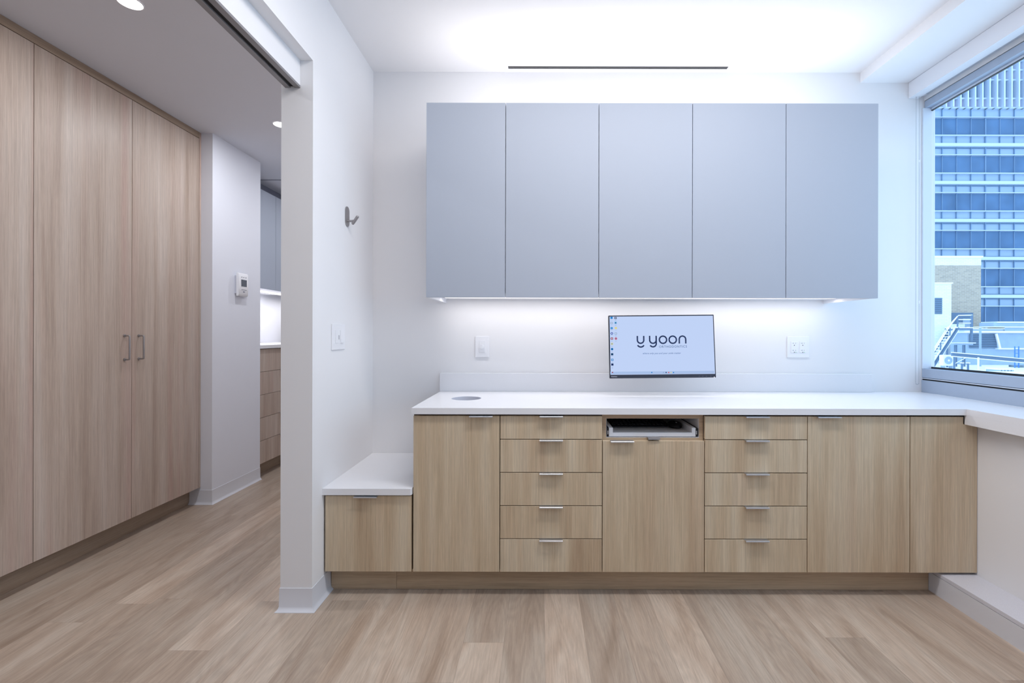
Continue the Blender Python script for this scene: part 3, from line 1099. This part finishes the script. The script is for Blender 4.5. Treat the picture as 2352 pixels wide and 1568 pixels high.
# thermostat
t = thing('thermostat', 'white wall thermostat with a grey display on the corridor wall block', 'thermostat', (-2.438, 3.81, 1.55))
m = MB()
m.prism([(-2.4389, 3.755), (-2.421, 3.755), (-2.421, 3.900), (-2.4389, 3.900)], lambda u, v, q: (u, v, q), 1.592, 1.735)
m.build('base', 'plasg', t)
m = MB()
prof = [(1.572, -2.421), (1.572, -2.408), (1.580, -2.402), (1.66, -2.3985), (1.748, -2.402), (1.757, -2.408), (1.757, -2.421)]
m.prism(prof, lambda u, v, q: (v, q, u), 3.748, 3.868)
m.build('cover', 'plas', t, smooth=True)
mb(-2.3990, -2.3978, 3.776, 3.846, 1.650, 1.705).build('display', 'lcd', t)
for yy in (3.785, 3.811, 3.838):
    mb(-2.4010, -2.3990, yy - .004, yy + .004, 1.722, 1.727).build('button_mark', 'ink', t)
mb(-2.4002, -2.3985, 3.782, 3.846, 1.622, 1.625).build('printed_line', 'ink', t)
mb(-2.4010, -2.3985, 3.803, 3.822, 1.604, 1.611).build('printed_mark', 'ink', t)

# downlights
for i, yy in enumerate((2.1186, 3.35, 4.7, .85, -.5)):
    labs = ['round lit downlight in the corridor ceiling above the wardrobe doors', 'round lit downlight in the corridor ceiling half hidden by the wall end',
            'round lit downlight far down the corridor', 'round lit downlight in the corridor ceiling across from the sliding track', 'round lit downlight at the near end of the corridor ceiling']
    t = thing('downlight', labs[i], 'downlight', (-1.85, yy, 2.76), 'corridor downlights')
    m = MB()
    n_ = 40
    rings = []
    for r, z in ((.0505, 2.7599), (.0505, 2.7570), (.0465, 2.7560), (.0455, 2.7575)):
        rings.append([m.bm.verts.new((-1.85 + r * math.cos(2 * math.pi * k / n_), yy + r * math.sin(2 * math.pi * k / n_), z)) for k in range(n_)])
    for a in range(3):
        for k in range(n_):
            m.bm.faces.new((rings[a][k], rings[a][(k + 1) % n_], rings[a + 1][(k + 1) % n_], rings[a + 1][k]))
    m.build('trim_ring', 'val', t, smooth=True)
    MB().cyl((-1.85, yy, 2.7598), (-1.85, yy, 2.7572), .0458, 40).build('lens', 'lamp', t)

# made-up panel fixtures around the added ceiling fill lights, out of view
for xc, yc, wx, wy, lab in ((.50, 1.55, 1.9, .3, 'long slim fill light panel added at the ceiling, unseen, in front of the wall cabinets'), (.55, -.8, 1.2, .6, 'wide fill light panel added at the ceiling, unseen, at the near end of the room')):
    t = thing('fill_light_panel', lab, 'ceiling light', (xc, yc, CZ), 'added ceiling fill panels')
    m = MB()
    m.box(xc - wx / 2 - .015, xc + wx / 2 + .015, yc - wy / 2 - .015, yc - wy / 2, 2.887, 2.9015)
    m.box(xc - wx / 2 - .015, xc + wx / 2 + .015, yc + wy / 2, yc + wy / 2 + .015, 2.887, 2.9015)
    m.box(xc - wx / 2 - .015, xc - wx / 2, yc - wy / 2, yc + wy / 2, 2.887, 2.9015)
    m.box(xc + wx / 2, xc + wx / 2 + .015, yc - wy / 2, yc + wy / 2, 2.887, 2.9015)
    m.build('frame', 'val', t)
    mb(xc - wx / 2, xc + wx / 2, yc - wy / 2, yc + wy / 2, 2.892, 2.9015).build('diffuser', 'led', t)

# ------------------------------------------------------------------ pantry beyond the corridor
PXD = -2.447
c = thing('pantry_cabinet', 'tall wooden five-drawer pantry cabinet seen past the thermostat wall', 'cabinet', (-2.75, 4.5, 0), 'pantry drawer cabinets')
zz = [1.1345, .9330, .7310, .5290, .3265, .1250]
def pantry(c, ya, yb, labs=None):
    mb(-3.11, PXD - .021, ya + .001, yb - .001, .125, 1.138).build('body', 'carc', c)
    mb(-2.553, -2.537, ya, yb, .0005, .1245).build('toe_board', 'oak_y', c)
    for k in range(5):
        d = mb(PXD - .019, PXD, ya + .0016, yb - .0016, zz[k + 1] + .0016, zz[k] - .0016, bev=.0008).build('drawer', 'ward', c)
        m = MB()
        cy = (ya + yb) / 2
        z = zz[k] + .0006
        m.prism([(-.012, 0), (.0215, 0), (.0225, -.001), (.0225, -.0058), (.0205, -.0058), (.0205, -.0018), (-.012, -.0018)],
                lambda u, v, q: (PXD + u, q, z + v), cy - .056, cy + .056)
        m.build('handle', 'metal', d)
pantry(c, 4.103, 4.86)
c2 = thing('pantry_cabinet', 'second wooden pantry cabinet, hidden further behind the wall end', 'cabinet', (-2.75, 5.2, 0), 'pantry drawer cabinets')
pantry(c2, 4.861, 5.62)
o = mb(-3.118, -2.43, 4.101, 5.63, 1.1385, 1.1680, bev=.001).build('pantry_worktop', 'quartz', loc=(-2.77, 4.86, 1.1385))
tag(o, 'narrow view of a white worktop on the pantry drawers', 'worktop')
PU = -2.66
for ya, yb, lab in ((4.101, 4.731, 'white pantry wall cabinet next to the thermostat wall block'), (4.733, 5.35, 'white pantry wall cabinet half hidden behind the wall end')):
    c = thing('pantry_wall_cabinet', lab, 'wall cabinet', (-2.85, (ya + yb) / 2, 1.70), 'pantry wall cabinets')
    mb(-3.118, PU - .020, ya, yb - .001, 1.712, 2.640).build('body', 'lacw', c)
    mb(PU - .019, PU, ya + .0012, yb - .0012, 1.704, 2.6475, bev=.0008).build('door', 'lac', c)
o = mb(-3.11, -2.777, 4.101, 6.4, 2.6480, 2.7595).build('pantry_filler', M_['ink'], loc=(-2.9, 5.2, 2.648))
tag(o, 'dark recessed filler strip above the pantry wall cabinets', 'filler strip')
o = mb(-2.90, -2.84, 4.15, 6.0, 1.6985, 1.7115).build('led_strip', 'led', loc=(-2.87, 5.1, 1.6985))
tag(o, 'lit led strip under the pantry wall cabinets beyond the corridor', 'light strip')

# ------------------------------------------------------------------ outside, across the street
def Wp(px, py, Y):
    return (px - PX) * Y / F, H + (PY - py) * Y / F

M_['x_span'] = principled('facade_spandrel', (160, 182, 206), .6, noise=.03, nscale=.6)
M_['x_ledge'] = principled('facade_ledge', (196, 210, 226), .5)
M_['x_line'] = principled('facade_joint', (96, 128, 160), .6)
M_['x_glass'] = principled('facade_glass', (82, 116, 154), .5, spec=.1, noise=.22, nscale=.5)  # matte glass; blotchy tone painted in place of reflections
M_['x_pink'] = principled('facade_upper_panel', (165, 160, 186), .6)
M_['x_mull'] = principled('facade_mullion', (110, 142, 176), .5)
M_['x_fin'] = principled('facade_fin', (198, 211, 226), .5)
M_['x_tan'] = brick_material('tan_brick', (188, 174, 156), (166, 155, 141), (196, 188, 178))
M_['x_white'] = brick_material('white_painted_brick', (246, 247, 248), (236, 240, 242), (222, 228, 232))
M_['x_cap'] = principled('white_coping', (250, 250, 252), .6)
M_['x_steel'] = principled('galvanised_steel', (160, 182, 204), .5, noise=.05, nscale=3)
M_['x_dark'] = principled('dark_louvre', (92, 116, 140), .6)
M_['x_beam'] = principled('slate_beam', (92, 120, 150), .6)
M_['x_snow'] = principled('white_roof_membrane', (250, 250, 252), .8, noise=.03, nscale=1.5, bump=.3)
M_['x_blue'] = principled('blue_ladder_paint', (60, 130, 220), .5)
M_['x_grav'] = principled('roof_gravel', (120, 138, 150), .9, noise=.5, nscale=3)

# office tower
FY = 46.2
K = FY / F
XA, XB = 29.0, 66.0
tower = thing('office_tower', 'large office tower with blue glass bands seen through the window', 'building', (45, FY, -14))
mb(XA, XB, FY + .02, FY + 12, -14, 44).build('core', 'x_span', tower)
def zpx(py):
    return H + (PY - py) * K
P_ = 86.4
for k in range(0, 10):
    t0 = 270.5 + P_ * k
    mb(XA, XB, FY - .02, FY + .02, zpx(t0 + 39.5), zpx(t0)).build('window_band', 'x_glass', tower)
    m = MB()
    m.box(XA, XB, FY - .30, FY + .02, zpx(t0 + 41.6), zpx(t0 + 39.7))
    m.box(XA, XB, FY - .35, FY + .02, zpx(t0 + 66), zpx(t0 + 59))
    m.box(XA, XB, FY - .25, FY + .02, zpx(t0 - 1), zpx(t0 - 2.6) if k else zpx(t0 - 2))
    m.build('ledge', 'x_ledge', tower)
    m = MB()
    m.box(XA, XB, FY - .06, FY + .02, zpx(t0 + 58.8), zpx(t0 + 56.6))
    m.box(XA, XB, FY - .06, FY + .02, zpx(t0 + 69), zpx(t0 + 66.2))
    m.build('joint_line', 'x_line', tower)
i0 = int((2161.7 - 1960) / 33.1)
k = -6
while True:
    px = 2161.7 + 33.15 * k
    x = (px - PX) * K
    k += 1
    if x > XB:
        break
    if x < XA:
        continue
    wide = .022 if k % 4 else .045
    mb(x - wide, x + wide, FY - .10, FY + .01, -14, zpx(250)).build('mullion', 'x_mull', tower)
# upper storeys with fins
for s in range(0, 6):
    b0 = 225 - P_ * s
    mb(XA, XB, FY - .03, FY + .02, zpx(b0), zpx(b0 - 39)).build('window_band', 'x_glass', tower)
    m = MB()
    m.box(XA, XB, FY - .04, FY + .02, zpx(b0 + 21), zpx(b0 + 3))
    if s:
        m.box(XA, XB, FY - .04, FY + .02, zpx(b0 + 44), zpx(b0 + 26))
    m.build('upper_panel', 'x_pink', tower)
    m = MB()
    for a in (0, 21, 44) if s else (0, 21):
        m.box(XA, XB, FY - .25, FY + .02, zpx(b0 + a + 3), zpx(b0 + a))
    m.build('rail', 'x_ledge', tower)
k = -12
while True:
    x = (2161.7 + 16.575 * k - PX) * K
    k += 1
    if x > XB:
        break
    if x < XA:
        continue
    mb(x - .07, x + .07, FY - .55, FY + .01, zpx(249), 44).build('fin', 'x_fin', tower)

# tan brick building
TY = 40.0
xr, zt = Wp(2253, 587, TY)
tb_ = thing('brick_building', 'tan brick rooftop block with white coping before the office tower', 'building', (33, TY, -6))
mb(27, xr, TY, TY + 4, -8, zt - .75).build('wall', 'x_tan', tb_)
mb(27, xr, TY - .01, TY + 4, zt - .75, zt - .1).build('parapet_band', 'x_white', tb_)
mb(26.9, xr + .08, TY - .12, TY + 4.1, zt - .1, zt + .04).build('coping', 'x_cap', tb_)
# door niche at the landing
xa, za = Wp(2185, 716, TY)
xb, zb = Wp(2234, 762, TY)
dr = mb(xa, xb, TY - .05, TY, zb, za).build('doorway', 'x_beam', tb_)
mb(xb - .9, xb - .15, TY - .08, TY - .05, zb, za - .5).build('door_leaf', 'x_steel', dr)
# white painted block
VY = 38.6
xr, zt = Wp(2185, 649.5, VY)
wb_ = thing('painted_brick_block', 'smaller white painted brick block with a louvred opening', 'building', (31, VY, -6))
mb(26.5, xr, VY, VY + 1.35, -8, zt).build('wall', 'x_white', wb_)
mb(26.4, xr + .06, VY - .10, VY + 1.38, zt, zt + .10).build('coping', 'x_cap', wb_)
xa, za = Wp(2110, 682, VY)
xb, zb = Wp(2163, 719, VY)
lv = mb(xa, xb, VY - .03, VY, zb, za).build('louvre', 'x_dark', wb_)
for i in range(8):
    z = zb + (i + .4) * (za - zb) / 8
    mb(xa, xb, VY - .08, VY - .03, z, z + .045).build('louvre_blade', 'x_mull', lv)
# low white wall continuing behind the stairs
xa, za = Wp(2100, 742, 38.4)
xb, zb = Wp(2216, 850, 38.4)
o = mb(xa, xb, 38.4, 38.58, -1.4, za).build('low_brick_wall', 'x_white', loc=(33, 38.5, -1.4))
tag(o, 'low white brick wall behind the rooftop stair', 'wall')

# roof deck
RZ = -1.0
o = mb(8, 70, 4, 38.3, RZ - .4, RZ).build('roof_deck', 'x_snow', loc=(40, 30, RZ - .4))
struct(o, 'white flat roof outside the window')
o = mb(33.9, 60, 33.25, 34.0, RZ, RZ + .14).build('gravel_bed', 'x_grav', loc=(45, 35.5, RZ))
tag(o, 'dark gravel bed on the white roof', 'gravel', kind='stuff')

# ship stair
st = thing('rooftop_stair', 'white steel ship stair with handrails climbing to a rooftop landing', 'stair', (28, 33, RZ))
def P3(px, py, Y):
    x, z = Wp(px, py, Y)
    return (x, Y, z)
YA, YB = 33.0, 33.6
A0, A1 = P3(2143, 838, YA), P3(2199.5, 750, YA)
MB().bar(A0, A1, .06, .22, up=(0, 1, 0)).bar((A0[0] - .02, A0[1], A0[2] + .22), (A1[0] - .02, A1[1], A1[2] + .22), .001, .001).build('stringer', 'x_beam', st)
def edge(p, q, off, mat, nm, wd_=.07):
    d = (Vector(q) - Vector(p)).normalized()
    nrm = Vector((-d.z, 0, d.x)) * off
    return MB().bar(Vector(p) + nrm, Vector(q) + nrm, wd_, wd_).build(nm, mat, st)
# flat stringer plates turned so that their broad face looks towards the room
def plate(p, q, h_, Y, nm, mat):
    d = (Vector(q) - Vector(p)).normalized()
    nx, nz = -d.z * h_ / 2, d.x * h_ / 2
    pts = [(p[0] + nx, p[2] + nz), (q[0] + nx, q[2] + nz), (q[0] - nx, q[2] - nz), (p[0] - nx, p[2] - nz)]
    return MB().prism(pts, lambda u, v, t_: (u, t_, v), Y - .03, Y + .03).build(nm, mat, st)
plate(A0, A1, .24, YA, 'stringer', 'x_beam')
edge(A0, A1, .14, 'x_cap', 'stringer_edge')
edge(A0, A1, -.14, 'x_cap', 'stringer_edge', .05)
B0, B1 = (A0[0] - .05, YB, A0[2]), (A1[0] - .05, YB, A1[2])
plate(B0, B1, .16, YB, 'stringer', 'x_beam')
edge(B0, B1, .10, 'x_cap', 'stringer_edge')
for i in range(14):
    f = (i + .6) / 14
    x = A0[0] + (A1[0] - A0[0]) * f
    z = A0[2] + (A1[2] - A0[2]) * f
    mb(x - .16, x + .06, YA + .03, YB - .03, z - .02, z + .03).build('tread', 'x_cap', st)
# landing and rails
L0 = P3(2196, 748, YA)
xl, zl = L0[0], L0[2]
xr_ = P3(2233, 748, YA)[0]
mb(xl - .1, xr_, YA - .05, YB + .2, zl - .22, zl - .10).build('landing', 'x_beam', st)
mb(xl - .1, xr_, YA - .08, YB + .2, zl - .10, zl - .04).build('landing_edge', 'x_cap', st)
zh = P3(0, 721.5, YA)[2]
zm = P3(0, 731.5, YA)[2]
MB().tube([P3(2176, 753, YA), P3(2201, 722, YA), (xr_, YA, zh)], .035, 8).build('handrail', 'x_cap', st)
MB().bar((xl + .15, YA, zm), (xr_, YA, zm), .06, .06).build('handrail', 'x_cap', st)
MB().bar((xl + .2, YA, zm - .25), (xr_, YA, zm - .25), .06, .05).build('handrail', 'x_cap', st)
MB().bar((xr_ - .05, YA, zl - 1.0), (xr_ - .05, YA, zh), .11, .11, up=(0, 1, 0)).build('post', 'x_beam', st)
MB().bar((xl + .1, YA, zl), (xl + .1, YA, zh), .06, .06, up=(0, 1, 0)).build('post', 'x_beam', st)
d_ = (Vector(A1) - Vector(A0)).normalized()
h0 = Vector(A0) + d_ * .3 + Vector((-.28, -.05, .50))
h1 = Vector(A1) + Vector((-.38, -.05, .45))
MB().tube([h0, h1, P3(2201, 722, YA)], .032, 8).build('handrail', 'x_cap', st)
for f in (.30, .68):
    q = Vector(A0).lerp(Vector(A1), f)
    MB().bar(q, q + Vector((-.0, -.03, .85)), .05, .05, up=(0, 1, 0)).build('post', 'x_beam', st)
MB().bar((A1[0] - .3, YB - .1, RZ), (A1[0] - .3, YB - .1, zl - .2), .09, .09, up=(0, 1, 0)).build('post', 'x_beam', st)

# condenser
ca, cz0 = Wp(2166.5, 838, 32.2)
cb, cz1 = Wp(2193, 813, 32.2)
ac = thing('air_conditioner', 'white outdoor air conditioner with a round fan below the stair', 'air conditioner', ((ca + cb) / 2, 32.3, RZ))
mb(ca, cb, 32.2, 32.55, cz0, cz1, bev=.05, seg=2).build('casing', 'x_cap', ac)
fx, fz = (ca + cb) / 2 - .05, (cz0 + cz1) / 2
MB().cyl((fx, 32.2, fz), (fx, 32.16, fz), .26, 28).build('fan_grille', 'x_steel', ac)
MB().cyl((fx, 32.16, fz), (fx, 32.14, fz), .07, 16).build('fan_hub', 'x_cap', ac)
for xx in (ca + .12, cb - .12):
    mb(xx - .04, xx + .04, 32.22, 32.5, RZ, cz0).build('foot', 'x_steel', ac)

# mechanical unit
UYD = 36.2
def R(px0, px1, py0, py1, Y, d, nm, mat, par, lab=None, bev=0):
    xa, za = Wp(px0, py0, Y)
    xb, zb = Wp(px1, py1, Y)
    return mb(xa, xb, Y, Y + d, zb, za, bev=bev).build(nm, mat, par)
mu = thing('rooftop_ventilation_unit', 'long galvanised rooftop ventilation unit with a dark louvre', 'ventilation unit', (40, UYD, RZ))
R(2222, 2420, 762, 836, UYD, 1.5, 'housing', 'x_steel', mu)
R(2222, 2430, 757.5, 762, UYD - .35, 2.0, 'roof_edge', 'x_cap', mu)
R(2212, 2308, 753, 758, UYD - .1, 1.4, 'duct', 'x_steel', mu)
R(2212, 2308, 751.5, 753.5, UYD - .2, 1.5, 'roof_edge', 'x_cap', mu)
R(2308, 2430, 749, 758, UYD - .2, 1.4, 'duct', 'x_span', mu)
R(2264, 2430, 747.5, 749.5, UYD - .3, 1.6, 'roof_edge', 'x_cap', mu)
R(2282, 2430, 738, 748, UYD + .3, 1.2, 'duct', 'x_steel', mu)
R(2292, 2430, 736, 738.5, UYD + .2, 1.4, 'roof_edge', 'x_cap', mu)
lo = R(2228, 2290, 765, 797, UYD - .06, .05, 'louvre', 'x_dark', mu)
for i in range(8):
    py = 767 + i * 3.9
    R(2228, 2290, py, py + 1.1, UYD - .14, .08, 'louvre_blade', 'x_mull', lo)
xa, za = Wp(2288, 764, UYD - .2)
xb, zb = Wp(2297, 799, UYD - .2)
MB().bar((xa, UYD - .2, za), (xb, UYD - .2, zb), .14, .1, up=(0, 1, 0)).build('brace', 'x_cap', mu)
R(2294, 2400, 797, 800, UYD - .3, .3, 'roof_edge', 'x_cap', mu)

# pole, beam, pipes
a, z1_ = Wp(2251.5, 750, 34.5)
o = MB().cyl((a, 34.5, RZ), (a, 34.5, z1_), .07, 12).build('rooftop_post', 'x_steel', loc=(a, 34.5, RZ))
tag(o, 'grey upright post in front of the dark louvre', 'post')
m = MB()
bp0, bp1 = P3(2186, 811.5, 31.5), P3(2420, 832, 31.5)
bt = thing('steel_beam', 'long dark steel beam with white flanges across the roof', 'beam', (bp0[0], 31.5, bp0[2]))
MB().bar(bp0, bp1, .10, .20).build('web', 'x_beam', bt)
for s_ in (.13, -.13):
    MB().bar((bp0[0], 31.45, bp0[2] + s_), (bp1[0], 31.45, bp1[2] + s_), .22, .05).build('flange', 'x_cap', bt)
for px in (2245.5,):
    q = P3(px, 818, 31.45)
    o = MB().cyl((q[0], 31.4, RZ), (q[0], 31.4, q[2]), .055, 10).build('beam_support', 'x_cap', loc=(q[0], 31.4, RZ))
    tag(o, 'short white round support under the steel beam', 'support')
# far beam support
q = P3(2405, 830, 31.5)
MB().bar((q[0], 31.5, RZ), (q[0], 31.5, q[2] - .15), .12, .12, up=(0, 1, 0)).build('support', 'x_beam', bt)
q = P3(2192, 812, 31.5)
MB().bar((q[0], 31.5, RZ), (q[0], 31.5, q[2] - .12), .08, .08, up=(0, 1, 0)).build('support', 'x_beam', bt)

# scaffold table behind the beam
sf = thing('pipe_rack', 'steel pipe rack standing behind the beam', 'rack', (31.6, 34.2, RZ))
for px in (2193, 2197, 2212, 2216):
    q = P3(px, 790, 34.2)
    MB().bar((q[0], 34.2, RZ), (q[0], 34.2, q[2]), .06, .06, up=(0, 1, 0)).build('leg', 'x_beam', sf)
q0, q1 = P3(2185, 788, 34.2), P3(2228, 788, 34.2)
MB().bar(q0, q1, .5, .10).build('deck', 'x_steel', sf)
MB().bar((q0[0], 34.0, q0[2] + .09), (q1[0], 34.0, q1[2] + .09), .55, .05).build('deck_edge', 'x_cap', sf)
q0, q1 = P3(2188, 836, 34.0), P3(2222, 817, 34.0)
MB().bar(q0, q1, .04, .04).build('brace', 'x_cap', sf)
# vent stubs
for i, px in enumerate((2209.5, 2223.5)):
    Yv = 29.5
    a, zt_ = Wp(px, 832, Yv)
    vs_ = thing('vent_stub', ('small capped roof vent nearer the stair' if i == 0 else 'small capped roof vent nearer the white support'), 'vent', (a, Yv, RZ), 'capped roof vents')
    MB().cyl((a, Yv, RZ), (a, Yv, zt_), .055, 12).build('pipe', 'x_beam', vs_, smooth=True)
    MB().cyl((a, Yv, zt_), (a, Yv, zt_ + .05), .11, 12).build('cap', 'x_cap', vs_, smooth=True)
# blue ladder
bl = thing('blue_ladder', 'small blue ladder standing on the roof at the right edge', 'ladder', (33.5, 33.0, RZ))
for px in (2331, 2340):
    q = P3(px, 793, 33.0)
    MB().bar((q[0], 33.0, RZ), (q[0], 33.0, q[2]), .05, .05, up=(0, 1, 0)).build('rail', 'x_blue', bl)
for i in range(5):
    a, zz_ = Wp(2331, 800 + 9 * i, 33.0)
    a2, _ = Wp(2340, 0, 33.0)
    MB().bar((a, 33.0, zz_), (a2, 33.0, zz_), .04, .04).build('rung', 'x_blue', bl)
# snow covered low parapet and bundles near the window side
o = mb(24, 60, 25.3, 26.2, RZ, RZ + .28, bev=.05).build('roof_parapet', 'x_snow', loc=(40, 25.7, RZ))
tag(o, 'low white roof kerb nearest the window', 'kerb')
a, zt_ = Wp(2295, 841, 29.0)
b2_, _ = Wp(2332, 841, 29.0)
pl = thing('pallet', 'pale pallet bundle lying on the roof before the gravel', 'pallet', ((a + b2_) / 2, 29.2, RZ))
mb(a, b2_, 29.0, 29.9, RZ + .14, RZ + .24).build('top_boards', 'x_cap', pl)
for i in range(5):
    x = a + (i + .1) * (b2_ - a) / 5
    mb(x, x + .12, 29.02, 29.88, RZ, RZ + .14).build('block', 'x_steel', pl)
